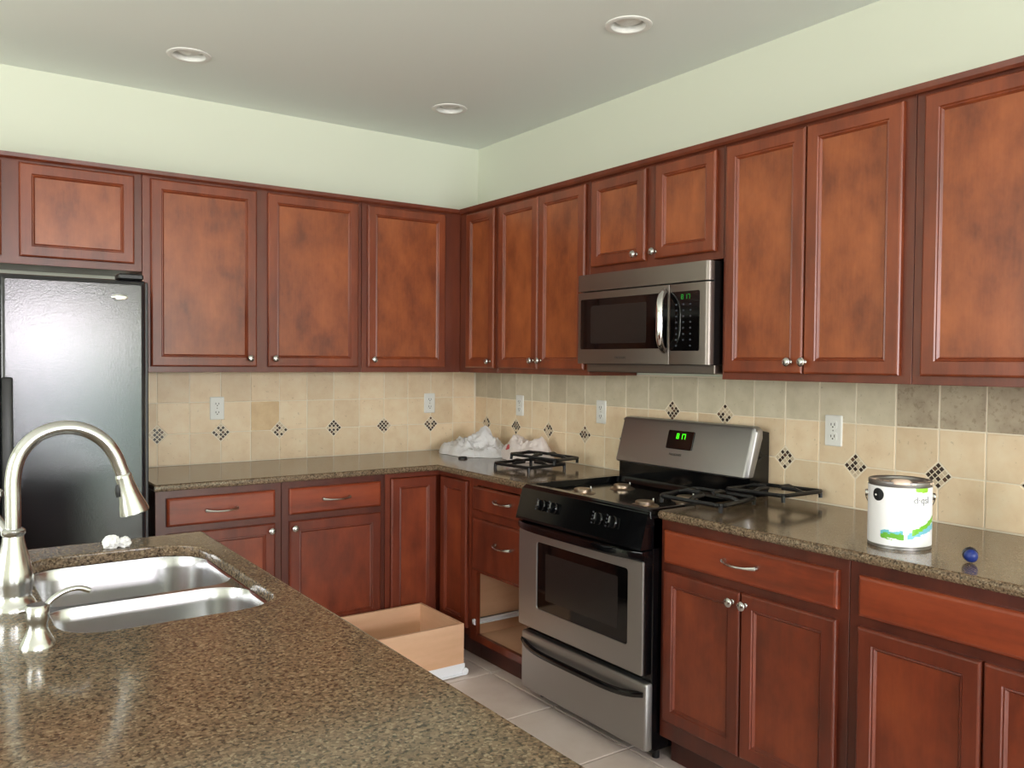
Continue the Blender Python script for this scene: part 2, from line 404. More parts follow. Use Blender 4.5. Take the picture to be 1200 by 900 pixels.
# ------------------------------------------------------------------ backsplash tiles
TP = .1505; GZ = [.9145, 1.0665, 1.2185, 1.3715]
def splash(wall, f, u_start, u_end, grid0, mosaics, tan=(), dark=(), greytop=False):
    """u runs negative. grid0 = first joint; tiles are parts of the wall"""
    g = MB(f).box(u_end, u_start, .0, .0078, GZ[0]-.01, GZ[3]+.004).build('grout_bed', M['grout'], wall)
    js = [u_start]; u = grid0
    while u > u_end+.01: js.append(u); u -= TP
    js.append(u_end)
    for c in range(len(js)-1):
        a, b = js[c+1], js[c]
        if b-a < .012: continue
        for r in range(3):
            z0, z1 = GZ[r], GZ[r+1]
            e = .0016; cu = .047
            j = lambda: random.uniform(-.0007, .0007)
            p = []
            for (uu, zz, su, sz) in ((a, z0, 1, 1), (b, z0, -1, 1), (b, z1, -1, -1), (a, z1, 1, -1)):
                hit = any(abs(uu-mu) < .01 and abs(zz-mz) < .01 for mu, mz in mosaics)
                if hit:
                    q1, q2 = (uu+su*e, zz+sz*cu), (uu+su*cu, zz+sz*e)
                else: q1, q2 = (uu+su*(e+j()), zz+sz*(e+.003)), (uu+su*(e+.003), zz+sz*(e+j()))
                p += [q1, q2] if (su, sz) in ((1, 1), (-1, -1)) else [q2, q1]
            q = offset(p, .0022); d = .0095+random.uniform(-.0005, .0006)
            mb = MB(f).loft([[(x, .003, z) for x, z in p], [(x, d-.0022, z) for x, z in p], [(x, d, z) for x, z in q]], 0, False)
            ck = (c, r)
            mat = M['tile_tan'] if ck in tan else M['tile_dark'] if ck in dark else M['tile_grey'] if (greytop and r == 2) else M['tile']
            mb.build('tile', mat, wall)
    for mu, mz in mosaics:
        mb = MB(f); s = .0157; g_ = .0036
        for i in range(4):
            for k in range(4):
                cu_, cz_ = (i-1.5)*s, (k-1.5)*s; h = s/2-g_/2
                rot = lambda x, z: ((x-z)*.7071+mu, (x+z)*.7071+mz)
                p = [rot(cu_-h, cz_-h), rot(cu_+h, cz_-h), rot(cu_+h, cz_+h), rot(cu_-h, cz_+h)]
                if any(x > u_start or x < u_end for x, z in p): continue
                mi = random.choice((0, 0, 0, 1, 2, 2, 2))
                mb.loft([[(x, .003, z) for x, z in p], [(x, .0092, z) for x, z in p]], mi, False)
        mb.build('mosaic_inset', [M['tess_dark'], M['tess_brown'], M['tess_tan']], wall)
LB = 1.0665; UBz = 1.2185
splash(wall_back, MA, -.0105, -1.975, -.0205, [(-.3215-.301*k, LB) for k in range(6)], tan={(9, 1)})
mos = [(-.1265-.301*k, LB) for k in range(5)]+[(-1.6315, UBz), (-1.9325, UBz)]+[(-2.2335-.301*k, LB) for k in range(5)]
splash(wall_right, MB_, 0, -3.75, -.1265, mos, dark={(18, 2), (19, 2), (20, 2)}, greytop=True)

# ------------------------------------------------------------------ cabinets
def ring(u0, u1, z0, z1, i, d): return [(u0+i, d, z0+i), (u1-i, d, z0+i), (u1-i, d, z1-i), (u0+i, d, z1-i)]
def door(f, par, u0, u1, z0, z1, d0, fm, pm, knob=None, t=.020, name='door', drawer=False):
    mb = MB(f); D = d0+t
    if drawer:
        mb.loft([ring(u0, u1, z0, z1, 0, d0), ring(u0, u1, z0, z1, 0, D-.007), ring(u0, u1, z0, z1, .004, D-.003), ring(u0, u1, z0, z1, .010, D)], 0)
        return mb.build(name, fm, par)
    fr = .056
    mb.loft([ring(u0, u1, z0, z1, 0, d0), ring(u0, u1, z0, z1, 0, D-.006), ring(u0, u1, z0, z1, .003, D-.002), ring(u0, u1, z0, z1, .007, D),
             ring(u0, u1, z0, z1, fr-.013, D), ring(u0, u1, z0, z1, fr-.010, D-.004), ring(u0, u1, z0, z1, fr-.006, D-.003), ring(u0, u1, z0, z1, fr, D-.010),
             ring(u0, u1, z0, z1, fr, D-.014)], 0, True, False)
    o = mb.build(name, fm, par)
    MB(f).loft([ring(u0, u1, z0, z1, fr-.001, D-.014), ring(u0, u1, z0, z1, fr-.001, D-.0105)], 0).build('panel', pm, o)
    if knob: knob_(f, o, knob[0], D, knob[1])
    return o
def knob_(f, par, u, d, z):
    mb = MB(lambda a, b, c: f(u+a, d+b, z+c))
    mb.lathe((0, 0, 0), [(.0075, -.001), (.0075, .002), (.0048, .005), (.0048, .014), (.011, .017), (.0150, .021), (.0155, .025), (.0125, .029), (.006, .031)], 20, axis='y')
    mb.build('knob', M['nickel'], par, True)
def pull(f, par, u, d, z, w=.128):
    mb = MB(lambda a, b, c: f(u+a, d+b, z+c)); pts = []; rad = []
    for i in range(17):
        s = -1+2*i/16; pts.append((s*w/2, .006+.022*(1-abs(s)**2.4), -.004*(1-s*s))); rad.append(.0056+.0046*abs(s)**3)
    mb.tube(pts, rad, 8, flat=(1, .8))
    for s in (-1, 1): mb.lathe((s*w/2, 0, 0), [(.009, -.001), (.009, .004), (.007, .011)], 12, axis='y')
    mb.build('pull_handle', M['nickel'], par, True)
def cabinet(name, f, u0, u1, z0, z1, dep, label, cat, doors=(), drawers=(), toe=False, base=False, group=None, body=True, mats=None):
    """u0>u1 allowed; dep = face frame front"""
    lo, hi = min(u0, u1), max(u0, u1)
    t = thing(name, f((lo+hi)/2, dep/2, 0 if base else z0), label, cat, group)
    fm, pm, ff = mats or ((M['wood_base'], M['wood_base_panel'], M['wood_base_frame_shaded']) if base else (M['wood'], M['wood_panel'], M['wood_frame']))
    if body: MB(f).box(lo+.001, hi-.001, .012, dep-.020, z0, z1).build('cabinet_box', ff, t)
    if body: MB(f).box(lo+.0005, hi-.0005, dep-.020, dep, z0, z1, bev=.0012).build('face_frame', ff, t)
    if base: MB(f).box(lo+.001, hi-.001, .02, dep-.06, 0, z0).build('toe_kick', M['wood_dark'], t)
    for a in doors: door(f, t, min(a[0], a[1]), max(a[0], a[1]), a[2], a[3], dep, fm, pm, a[4] if len(a) > 4 else None)
    for a in drawers:
        o = door(f, t, min(a[0], a[1]), max(a[0], a[1]), a[2], a[3], dep, M['wood_drawer'] if base else fm, pm, name='drawer_front', drawer=True)
        if len(a) > 4 and a[4]: pull(f, o, a[4][0], dep+.020, a[4][1])
    return t
UD = .305; U0, U1 = 1.372, 2.252; DZ0, DZ1 = 1.398, 2.228
cabinet('wall_cabinet', MA, -2.95, -1.952, 1.815, U1, UD, 'short two-door wall cabinet directly above the black refrigerator', 'cabinet',
        doors=[(-1.985, -2.420, 1.846, DZ1), (-2.483, -2.918, 1.846, DZ1)], mats=(M['wood'], M['wood_panel'], M['wood_frame']))
cabinet('wall_cabinet', MA, -1.951, -.902, U0, U1, UD, 'wide two-door wall cabinet on the back wall just right of the refrigerator', 'cabinet',
        doors=[(-1.918, -1.446, DZ0, DZ1, (-1.482, 1.438)), (-1.392, -.923, DZ0, DZ1, (-1.362, 1.438))])
cabinet('wall_cabinet', MA, -.901, -.306, U0, U1, UD, 'single-door wall cabinet at the right end of the back wall, filling the corner', 'cabinet',
        doors=[(-.872, -.411, DZ0, DZ1, (-.842, 1.438))])
cabinet('wall_cabinet', MB_, -.001, -.679, U0, U1, UD, 'narrow single-door wall cabinet on the right wall tucked into the corner', 'cabinet',
        doors=[(-.386, -.658, DZ0, DZ1, (-.632, 1.433))])
cabinet('wall_cabinet', MB_, -.680, -1.404, U0, U1, UD, 'tall two-door wall cabinet to the left of the microwave', 'cabinet',
        doors=[(-.700, -1.037, DZ0, DZ1, (-1.008, 1.438)), (-1.041, -1.386, DZ0, DZ1, (-1.070, 1.438))])
cabinet('wall_cabinet', MB_, -1.405, -2.169, 1.822, U1, UD, 'short two-door wall cabinet directly above the microwave', 'cabinet',
        doors=[(-1.428, -1.768, 1.852, DZ1, (-1.722, 1.880)), (-1.824, -2.140, 1.852, DZ1, (-1.832, 1.880))])
cabinet('wall_cabinet', MB_, -2.170, -2.905, U0, U1, UD, 'tall two-door wall cabinet just right of the microwave', 'cabinet',
        doors=[(-2.190, -2.529, DZ0, DZ1, (-2.485, 1.438)), (-2.534, -2.872, DZ0, DZ1, (-2.543, 1.438))])
cabinet('wall_cabinet', MB_, -2.906, -3.67, U0, U1, UD, 'large wall cabinet at the far right edge of the picture, above the paint can', 'cabinet',
        doors=[(-2.938, -3.285, DZ0, DZ1), (-3.290, -3.637, DZ0, DZ1)])
# top moulding, one continuous strip per wall
def mould(name, f, u0, u1):
    pf = [(.0, 2.250), (.308, 2.250), (.312, 2.242), (.322, 2.238), (.330, 2.246), (.334, 2.262), (.0, 2.262)]
    mb = MB(f); mb.loft([[(u0, d, z) for d, z in pf], [(u1, d, z) for d, z in pf]]); struct(mb.build(name, M['wood_frame']))
mould('trim_1', MA, -2.96, -.300); mould('trim_2', MB_, -.001, -3.68)

BD = .610; B0, B1 = .105, .884
dz = (.198, .702); wz = (.732, .846)
cabinet('base_cabinet', MA, -1.966, -1.431, B0, B1, BD, 'base cabinet with one drawer over one door, beside the refrigerator', 'cabinet', base=True,
        doors=[(-1.923, -1.464, dz[0], dz[1], (-1.485, .672))], drawers=[(-1.923, -1.464, wz[0], wz[1]+.005, (-1.700, .789))])
cabinet('base_cabinet', MA, -1.430, -.916, B0, B1, BD, 'base cabinet with drawer and door on the back wall, second from the refrigerator', 'cabinet', base=True,
        doors=[(-1.397, -.944, dz[0], dz[1], (-1.378, .672))], drawers=[(-1.397, -.944, wz[0], wz[1]+.005, (-1.175, .793))])
# corner cabinet with a two-leaf folding door
t = thing('corner_cabinet', (-.45, -.45, 0), 'corner base cabinet with two full-height door leaves meeting in the inner corner', 'cabinet')
MB().box(-.915, -.012, -BD+.02, -.012, B0, B1).box(-BD+.02, -.012, -.913, -BD+.02, B0, B1).build('cabinet_box', M['wood_base'], t)
MB().box(-.915, -.888, -BD, -BD+.02, B0, B1).box(-BD, -BD+.02, -.913, -.893, B0, B1).box(-.888, -BD+.02, -BD, -BD+.02, .86, B1).box(-BD, -BD+.02, -.893, -BD, .86, B1).build('face_frame', M['wood_base'], t)
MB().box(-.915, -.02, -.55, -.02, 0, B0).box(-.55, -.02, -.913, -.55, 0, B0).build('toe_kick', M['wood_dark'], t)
door(MA, t, -.886, -.634, .15, .858, BD-.004, M['wood_base'], M['wood_base_panel'])
door(MB_, t, -.888, -.640, .15, .858, BD-.004, M['wood_base'], M['wood_base_panel'])
# drawer unit with a missing bottom drawer
t = thing('drawer_cabinet', (-.3, -1.16, 0), 'base drawer unit left of the stove with its bottom drawer missing', 'cabinet')
u0, u1 = -1.403, -.915
mb = MB(MB_); mb.box(u0, u0+.016, .02, BD-.02, B0, B1, 0).box(u1-.016, u1, .02, BD-.02, B0, B1, 0)
mb.box(u0+.016, u1-.016, .02, BD-.02, B0, .125, 0).box(u0+.016, u1-.016, .012, .03, B0, B1, 0).box(u0+.016, u1-.016, .02, BD-.02, .44, .455, 0)
mb.build('cabinet_box', M['ply'], t)
mb = MB(MB_); mb.box(u0, u0+.026, BD-.02, BD, B0, B1).box(u1-.048, u1, BD-.02, BD, B0, B1)
for a, b in ((B0, .137), (.437, .47), (.692, .735), (.85, B1)): mb.box(u0+.026, u1-.048, BD-.02, BD, a, b)
mb.build('face_frame', M['wood_base'], t)
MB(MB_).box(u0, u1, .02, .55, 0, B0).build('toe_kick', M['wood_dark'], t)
for a, b in (((wz[0], wz[1]), .797), ((.452, .694), .597)):
    o = door(MB_, t, -1.382, -.950, a[0], a[1], BD, M['wood_base'], None, name='drawer_front', drawer=True); pull(MB_, o, -1.205, BD+.02, b)
def slide(f, u, d0, d1, z):
    mb = MB(f); mb.box(u-.006, u+.006, d0, d1, z+.01, z+.034).box(u-.016, u+.006, d0, d1, z+.01, z+.014).box(u-.016, u+.006, d0, d1, z+.030, z+.034).lathe((u-.008, d1-.012, z+.022), [(.016, -.006), (.016, .006)], 16, axis='x'); return mb
slide(MB_, -.940, .06, BD+.006, .172).build('slide_rail', M['rail'], t)
slide(lambda u, d, z: (-d, -2.318-u, z), -.940, .06, BD-.01, .172).build('slide_rail', M['rail'], t)
cabinet('base_cabinet', MB_, -2.171, -2.909, B0, B1, BD, 'two-door base cabinet with a wide drawer, immediately right of the stove', 'cabinet', base=True,
        doors=[(-2.196, -2.533, .172, dz[1], (-2.508, .668)), (-2.539, -2.877, .172, dz[1], (-2.560, .668))],
        drawers=[(-2.196, -2.880, wz[0], wz[1], (-2.535, .793))])
cabinet('base_cabinet', MB_, -2.910, -3.68, B0, B1, BD, 'base cabinet with a plain handleless top front, at the lower right edge of the picture', 'cabinet', base=True,
        doors=[(-2.945, -3.280, .172, dz[1]), (-3.286, -3.640, .172, dz[1])], drawers=[(-2.945, -3.640, wz[0], wz[1])])

# ------------------------------------------------------------------ worktops
mb = MB(); slab(mb, [(-1.977, -.011), (-1.977, -.650), (-.650, -.650), (-.650, -1.404), (-.011, -1.404), (-.011, -.011)], .885, .914, .009)
tag(mb.build('corner_worktop', M['granite'], None, True), 'L-shaped dark speckled granite worktop running round the corner to the stove', 'worktop')
c = [(-.650+.03-.03*math.cos(R(a)), -2.171-.03+.03*math.sin(R(a))) for a in (90, 70, 50, 30, 10, 0)]
mb = MB(); slab(mb, [(-.011, -2.171)]+c+[(-.650, -3.70), (-.011, -3.70)], .885, .914, .013, seg=4)
tag(mb.build('worktop', M['granite'], None, True), 'straight speckled granite worktop right of the stove, carrying the paint can', 'worktop')

# ------------------------------------------------------------------ island, sink, tap
SX0, SX1, SY0, SY1 = -2.545, -2.120, -2.555, -1.835
t = thing('kitchen_island', (-2.58, -2.75, 0), 'kitchen island base standing under the granite top with the sink', 'island')
MB().box(-3.02, -2.10, -3.80, -1.74, .105, .884).build('island_body', M['wood_base'], t)
MB().box(-2.95, -2.17, -3.73, -1.81, 0, .105).build('toe_kick', M['wood_dark'], t)
bpy.data.objects.remove(bpy.data.objects['island_body']); wx.pop('island_body')
mb = MB(); mb.box(-3.02, -3.0, -3.80, -1.74, .105, .884).box(-2.12, -2.10, -3.80, -1.74, .105, .884).box(-3.0, -2.12, -3.80, -3.78, .105, .884).box(-3.0, -2.12, -1.76, -1.74, .105, .884).box(-3.0, -2.12, -3.78, -1.76, .105, .125)
mb.build('island_body', M['wood_base'], t)
for k in range(4): door(lambda u, d, z: (-2.71+d, u, z), t, -3.76+k*.505, -3.76+k*.505+.48, .14, .86, BD, M['wood_base'], M['wood_base_panel'])
hole = rrect(SX0, SX1, SY0, SY1, [.13, .09, .09, .10], 8)
mb = MB(); slab(mb, [(-3.10, -3.86), (-2.060, -3.86), (-2.060, -1.685), (-3.10, -1.685)], .884, .914, .011, [hole], .004, seg=4)
tag(mb.build('island_worktop', M['granite'], None, True), 'large speckled brown granite island top with a sink cut-out in the foreground', 'worktop')
t = thing('kitchen_sink', ((SX0+SX1)/2, (SY0+SY1)/2, .66), 'undermount stainless steel double-bowl sink set in the granite island', 'sink')
YD = -2.225
BW = [(rrect(SX0-.002, SX1+.002, YD+.011, SY1+.002, [.125, .088, .06, .07], 8), .20), (rrect(SX0-.002, SX1+.002, SY0-.002, YD-.011, [.09, .06, .088, .10], 8), .17)]
for P, dep in BW:
    mb = MB(); lo = []
    for ins, z in ((0, 0), (.002, -.004), (.006, -.03), (.016, -dep+.05), (.026, -dep+.022), (.044, -dep+.005), (.055, -dep)):
        lo.append([(x, y, .881+z) for x, y in offset(P, ins)])
    mb.loft(lo, 0, False, True)
    o = mb.build('bowl', M['sink_steel'], t, True)
    cx_ = sum(p[0] for p in P)/len(P); cy_ = sum(p[1] for p in P)/len(P)
    MB().lathe((cx_, cy_, .881-dep+.001), [(.045, 0), (.045, .003), (.036, .003), (.030, -.002), (.0, -.002)], 24).build('drain', M['chrome'], o, True)
mb = MB(); slab(mb, [(SX0-.03, SY0-.03), (SX1+.018, SY0-.03), (SX1+.018, SY1+.03), (SX0-.03, SY1+.03)], .8795, .8825, .001, [P for P, d_ in BW], .001, 2)
mb.build('rim_flange', M['sink_steel'], t, True)

FX, FY, FZ = -2.602, -2.291, .914
t = thing('kitchen_faucet', (FX, FY, FZ), 'tall brushed nickel gooseneck faucet rising beside the sink', 'faucet')
MB().lathe((FX, FY, FZ), [(.044, 0), (.044, .004), (.040, .012), (.034, .022), (.033, .032), (.037, .05), (.036, .075), (.030, .10), (.0215, .135), (.0195, .150), (.0225, .154), (.0225, .162), (.0180, .166)], 32).build('body', M['nickel'], t, True)
pts = [(0, .160), (0, .22), (.0, .262), (.006, .300), (.020, .330), (.045, .355), (.078, .368), (.112, .369), (.145, .358), (.173, .336), (.192, .308), (.203, .280), (.209, .262)]
def cr(P, n=5):
    out = []
    for i in range(len(P)-1):
        p0, p1, p2, p3 = [Vector(P[max(0, min(len(P)-1, i+k))]) for k in (-1, 0, 1, 2)]
        for j in range(n):
            s = j/n; out.append(.5*((2*p1)+(p2-p0)*s+(2*p0-5*p1+4*p2-p3)*s*s+(3*p1-p0-3*p2+p3)*s**3))
    out.append(Vector(P[-1])); return out
sp = [(FX+a, FY, FZ+b) for a, b in pts]
MB().tube(cr(sp), .0148, 16).build('gooseneck', M['nickel'], t, True)
d = Vector((.028, 0, -.10)).normalized(); p0 = Vector(sp[-1])
o = MB().tube([p0-d*.002, p0+d*.001, p0+d*.006, p0+d*.02, p0+d*.05, p0+d*.075, p0+d*.087, p0+d*.09], [.0150, .0172, .0175, .0178, .0225, .0290, .0315, .029], 20).build('spray_head', M['nickel'], t, True)
MB().tube([p0+d*.022+Vector((-.017, -.004, 0)), p0+d*.036+Vector((-.0215, -.004, 0)), p0+d*.05+Vector((-.0245, -.004, 0))], [.004, .006, .004], 10).build('spray_button', M['black_satin'], o, True)
mb = MB(); mb.tube([(FX-.01, FY+.0, FZ+.155), (FX-.03, FY+.02, FZ+.19), (FX-.034, FY+.03, FZ+.21)], [.010, .009, .008], 12)
mb.tube([(FX-.012, FY, FZ+.075), (FX-.04, FY+.01, FZ+.10), (FX-.036, FY+.02, FZ+.17), (FX-.024, FY+.024, FZ+.232)], [.016, .012, .007, .005], 12)
mb.lathe((FX-.024, FY+.024, FZ+.232), [(.004, -.004), (.010, .0), (.010, .010), (.004, .014)], 14)
mb.build('lever', M['nickel'], t, True)
DX, DY = -2.588, -2.582
t = thing('soap_dispenser', (DX, DY, FZ), 'small brushed nickel soap dispenser in front of the faucet, spout over the sink', 'dispenser')
MB().lathe((DX, DY, FZ), [(.030, 0), (.030, .004), (.026, .012), (.018, .028), (.0165, .040), (.0185, .048), (.0195, .052), (.0195, .072), (.017, .076)], 28).build('body', M['nickel'], t, True)
sp = [(DX-.028, DY+.006, FZ+.066), (DX-.012, DY+.004, FZ+.068), (DX+.012, DY+.004, FZ+.070), (DX+.026, DY+.005, FZ+.082), (DX+.045, DY+.006, FZ+.092), (DX+.068, DY+.008, FZ+.094), (DX+.086, DY+.01, FZ+.086)]
MB().tube(cr(sp, 4), .0052, 12).build('spout', M['nickel'], t, True)

# ------------------------------------------------------------------ refrigerator
FRX0, FRX1 = -2.945, -2.032
t = thing('refrigerator', ((FRX0+FRX1)/2, -.4, 0), 'black refrigerator with textured glossy doors left of the back-wall cabinets', 'refrigerator')
MB().box(FRX0+.005, -2.008, -.70, -.03, .03, 1.735, bev=.004).build('cabinet_body', M['black_satin'], t)
def fdoor(x0, x1, z0, z1):
    mb = MB(); lo = []
    for y, ins in ((-.715, 0), (-.76, 0), (-.772, .003), (-.779, .009), (-.782, .018), (-.782, .020), (-.782, .05)):
        lo.append([(x, y, z) for x, z in rrect(x0+ins, x1-ins, z0+ins, z1-ins, .006, 3)])
    mb.loft(lo); return mb.build('door', M['fridge'], t, True)
d1 = fdoor(-2.525, FRX1, .10, 1.735); d2 = fdoor(FRX0, -2.535, .10, 1.735)
for dd, x in ((d1, -2.518), (d2, -2.578)):
    mb = MB(); mb.box(x-.004, x+.032, -.832, -.812, .70, 1.362, bev=.006, seg=2)
    mb.box(x+.004, x+.024, -.814, -.780, 1.325, 1.358, bev=.003).box(x+.004, x+.024, -.814, -.780, .705, .738, bev=.003); mb.build('handle', M['black_satin'], dd, True)
mb = MB(lambda a, b, c: (-2.128+a, -.7815-b, 1.667+c)); p = [(.030*math.cos(2*PI*i/28), .0115*math.sin(2*PI*i/28)) for i in range(28)]
mb.loft([[(x, 0, z) for x, z in p], [(x, .0015, z) for x, z in p], [(x*.85, .003, z*.75) for x, z in p]]); mb.build('badge', M['chrome'], d1, True)
for x in (-2.10, -2.90): MB().box(x-.03, x+.06, -.775, -.69, 1.736, 1.760, bev=.006).build('hinge_cover', M['black_satin'], t)
MB().box(FRX0+.02, -2.03, -.70, -.66, .0, .095).build('base_grille', M['black_satin'], t)

# ------------------------------------------------------------------ stove
RY_A, RY_B = -1.412, -2.164           # left and right sides
RC = (RY_A+RY_B)/2
t = thing('gas_stove', (-.35, RC, 0), 'stainless and black freestanding gas stove between the base cabinets', 'stove')
f = MB_
MB(f).box(RY_B, RY_A, .03, .645, .045, .885, bev=.003).build('stove_body', M['black'], t)
for yy in (RY_B+.04, RY_A-.04):
    for dd in (.58, .1): MB(f).lathe((yy, dd, 0), [(.014, 0), (.014, .048)], 12).build('foot', M['black_satin'], t)
# cooktop tray with raised rim
mb = MB(f); o = rrect(RY_B-.002, RY_A+.002, .105, .668, .012, 3); i1 = rrect(RY_B+.022, RY_A-.022, .135, .640, .03, 3); i2 = rrect(RY_B+.036, RY_A-.036, .15, .626, .03, 3)
mb.loft([[(x, y, z) for x, y in p] for p, z in ((o, .885), (o, .908), (offset(o, .006), .915), (i1, .915), (i2, .892))], 0)
mb.build('cooktop', M['black'], t, True)
BUR = [(-1.625, .520), (-1.625, .300), (-1.990, .520), (-1.990, .300)]
for yy, dd in BUR:
    o = MB(f).lathe((yy, dd, .892), [(.055, 0), (.050, .004), (.036, .005), (.036, .016), (.033, .019), (.0, .019)], 28).build('burner', M['alu'], t, True)
    MB(f).lathe((yy, dd-.045, .892), [(.003, 0), (.003, .022), (.0015, .024)], 8).build('igniter', M['plastic'], o)
# control panel (sloping) with four knobs
mb = MB(f); pf = [(.60, .775), (.706, .775), (.704, .785), (.672, .900), (.660, .908), (.60, .908)]
mb.loft([[(RY_B, a, b) for a, b in pf], [(RY_A, a, b) for a, b in pf]]); cp = mb.build('control_panel', M['black'], t)
sl = Vector((.704-.672, 0, .785-.900)).normalized()   # in (d, z)
nrm = Vector((.115, 0, .032)).normalized()
def onpanel(u, s):   # point on the sloping face, s measured down from its top
    return (u, .672+sl.x*s, .900+sl.z*s)
for gx in (RC+.215, RC+.135, RC-.135, RC-.215):
    P = Vector(onpanel(gx, .055)); N = Vector((0, nrm.x, nrm.z)); T = Vector((0, sl.x, sl.z)); U = Vector((1, 0, 0))
    mb = MB(lambda a, b, c, P=P: f(*(P+U*a+N*b+T*c)))
    mb.lathe((0, 0, 0), [(.023, -.002), (.023, .006), (.020, .009), (.019, .013)], 22, axis='y')
    mb.box(-.0055, .0055, .012, .027, -.021, .021, bev=.002)
    k = mb.build('control_knob', M['black'], t, True)
    mb = MB(lambda a, b, c, P=P: f(*(P+U*a+N*b+T*c))); mb.box(-.0012, .0012, .0268, .0276, -.019, .004)
    mb.build('pointer_line', M['mark'], k)
mb = MB(f)
for gx in (RC+.255, RC+.175, RC-.175, RC-.095):
    for s in (.035, .048, .062, .075):
        a, b_, c_ = onpanel(gx, s); mb.box(a-.004, a+.004, b_-.001, b_+.0006, c_-.004, c_+.004)
tag(mb.build('panel_marks', M['mark_dim'], cp), kind='stuff')
# oven door
dr = thing('tmp', (0, 0, 0), None, None); bpy.data.objects.remove(dr); wx.pop('tmp')
mb = MB(f); fr0 = .645; F = .684
mb.box(RY_B+.002, RY_A-.002, fr0, F-.001, .325, .772, 0, bev=.004)
od = mb.build('oven_door', M['black'], t)
WY0, WY1, WZ0, WZ1 = RY_B+.082, RY_A-.082-.045, .418, .694
WY0, WY1 = -2.082, -1.540
mb = MB(f); o = rrect(RY_B+.003, RY_A-.003, .328, .732, .006, 3); ih = rrect(WY0, WY1, WZ0, WZ1, .012, 3)
lo = [[(x, F-.001, z) for x, z in o], [(x, F+.004, z) for x, z in o], [(x, F+.006, z) for x, z in offset(o, .002)], [(x, F+.006, z) for x, z in offset(ih, -.002)], [(x, F+.004, z) for x, z in ih], [(x, F, z) for x, z in ih]]
mb.loft(lo, 0, True, False); mb.build('door_skin', M['steel'], od)
mb = MB(f); mb.box(WY0-.001, WY1+.001, F-.001, F+.002, WZ0-.001, WZ1+.001); mb.build('door_glass', M['glass_dark'], od)
mb = MB(f); mb.box(WY0+.055, WY1-.055, F+.0019, F+.0024, WZ0+.045, WZ1-.04); mb.build('window_screen', M['glass_grey'], od)
def bar(y0, y1, z, d0, bow, h, th, name, mat, par, zs=0):
    mb = MB(f); lo = []; n = 22
    for i in range(n+1):
        s = -1+2*i/n; y = y0+(y1-y0)*i/n; k = (1-abs(s)**5); d = d0+bow*k; zz = z-zs*k
        lo.append([(y, d-th, zz-h/2), (y, d, zz-h/2+.003), (y, d+.003, zz), (y, d, zz+h/2-.003), (y, d-th, zz+h/2)])
    mb.loft(lo); return mb.build(name, mat, par, True)
bar(RY_B+.004, RY_A-.004, .752, F+.010, .038, .034, .016, 'door_handle', M['black'], od)
# storage drawer
mb = MB(f); lo = []
o = rrect(RY_B+.0, RY_A-.0, .052, .296, .008, 3)
mb.loft([[(x, d_, z) for x, z in rrect(RY_B+i_, RY_A-i_, .052+i_, .296-i_, .008, 3)] for d_, i_ in ((.640, 0), (.664, 0), (.670, .003), (.674, .009), (.674, .011), (.674, .03))]); sd = mb.build('storage_drawer', M['steel'], t, True)
bar(RY_B+.012, RY_A-.006, .256, .676, .034, .024, .014, 'drawer_handle', M['black'], sd, zs=.018)
# backguard
mb = MB(f); pf = [(.012, .885), (.125, .885), (.125, .985), (.134, .990), (.082, 1.172), (.075, 1.172), (.012, 1.160)]
mb.loft([[(RY_B+.004, a, b) for a, b in pf], [(RY_A-.004, a, b) for a, b in pf]]); bg = mb.build('backguard', M['black'], t)
lo = []
sk = [(.150, .984), (.154, .990), (.104, 1.172), (.096, 1.182), (.070, 1.186), (.060, 1.180), (.060, 1.150), (.125, .995), (.130, .984)]
n = 14; mb = MB(f)
for i in range(n+1):
    s = i/n; y = RY_B-.002+(RY_A-RY_B+.004)*s; e = min(s, 1-s)*(RY_A-RY_B); k = min(1, e/.016); sh = 1-(1-k)**2
    lo.append([(y, a-.012*(1-sh) if a > .1 else a, b-.006*(1-sh) if b > 1.1 else b) for a, b in sk])
ys = [0, .002, .005, .009, .014, .02]
lo = []
for y, e in [(RY_B-.002+q, q) for q in ys]+[(RY_A+.002-q, q) for q in ys[::-1]]:
    k = 1-(1-min(1, e/.02))**2
    lo.append([(y, a-.016*(1-k) if a > .1 else a, b-.010*(1-k) if b > 1.1 else b+.006*(1-k)) for a, b in sk])
mb.loft(lo); bp = mb.build('backguard_panel', M['steel'], bg, True)
T = Vector((0, .154-.104, .990-1.172)).normalized(); N = Vector((0, .182, .05)).normalized()
def bgm(u, b, s, T=T, N=N):
    P = Vector((u, .104, 1.172))+T*s+N*b; return f(*P)
mb = MB(bgm); o = rrect(RC-.078, RC+.070, .030, .110, .006, 3); mb.loft([[(x, -.002, z) for x, z in o], [(x, .004, z) for x, z in o], [(x, .005, z) for x, z in offset(o, .002)]])
disp = mb.build('display', M['glass_dark'], bg)
def seg7(mb, u, s, w, h, ch, depth, sgn):
    S7 = {'0': 'abcdef', '1': 'bc', '2': 'abged', '3': 'abgcd', '4': 'fgbc', '5': 'afgcd', '6': 'afgedc', '7': 'abc', '8': 'abcdefg', '9': 'abcdfg'}
    th = h*.13
    R_ = {'a': (0, 1, 0, 0), 'g': (0, 1, .5, .5), 'd': (0, 1, 1, 1), 'f': (0, 0, 0, .5), 'b': (1, 1, 0, .5), 'e': (0, 0, .5, 1), 'c': (1, 1, .5, 1)}
    for k in S7[ch]:
        x0, x1, y0, y1 = R_[k]; a, b = u+sgn*x0*w, u+sgn*x1*w
        mb.box(min(a, b)-th/2, max(a, b)+th/2, depth, depth+.0006, s+y0*h-th/2, s+y1*h+th/2)
mb = MB(bgm)
for k, ch in enumerate('817'): seg7(mb, RC+.016-k*.016-(0.005 if k > 0 else 0), .044, .010, .020, ch, .0052, -1)
mb.build('clock_digits', M['led'], bg)
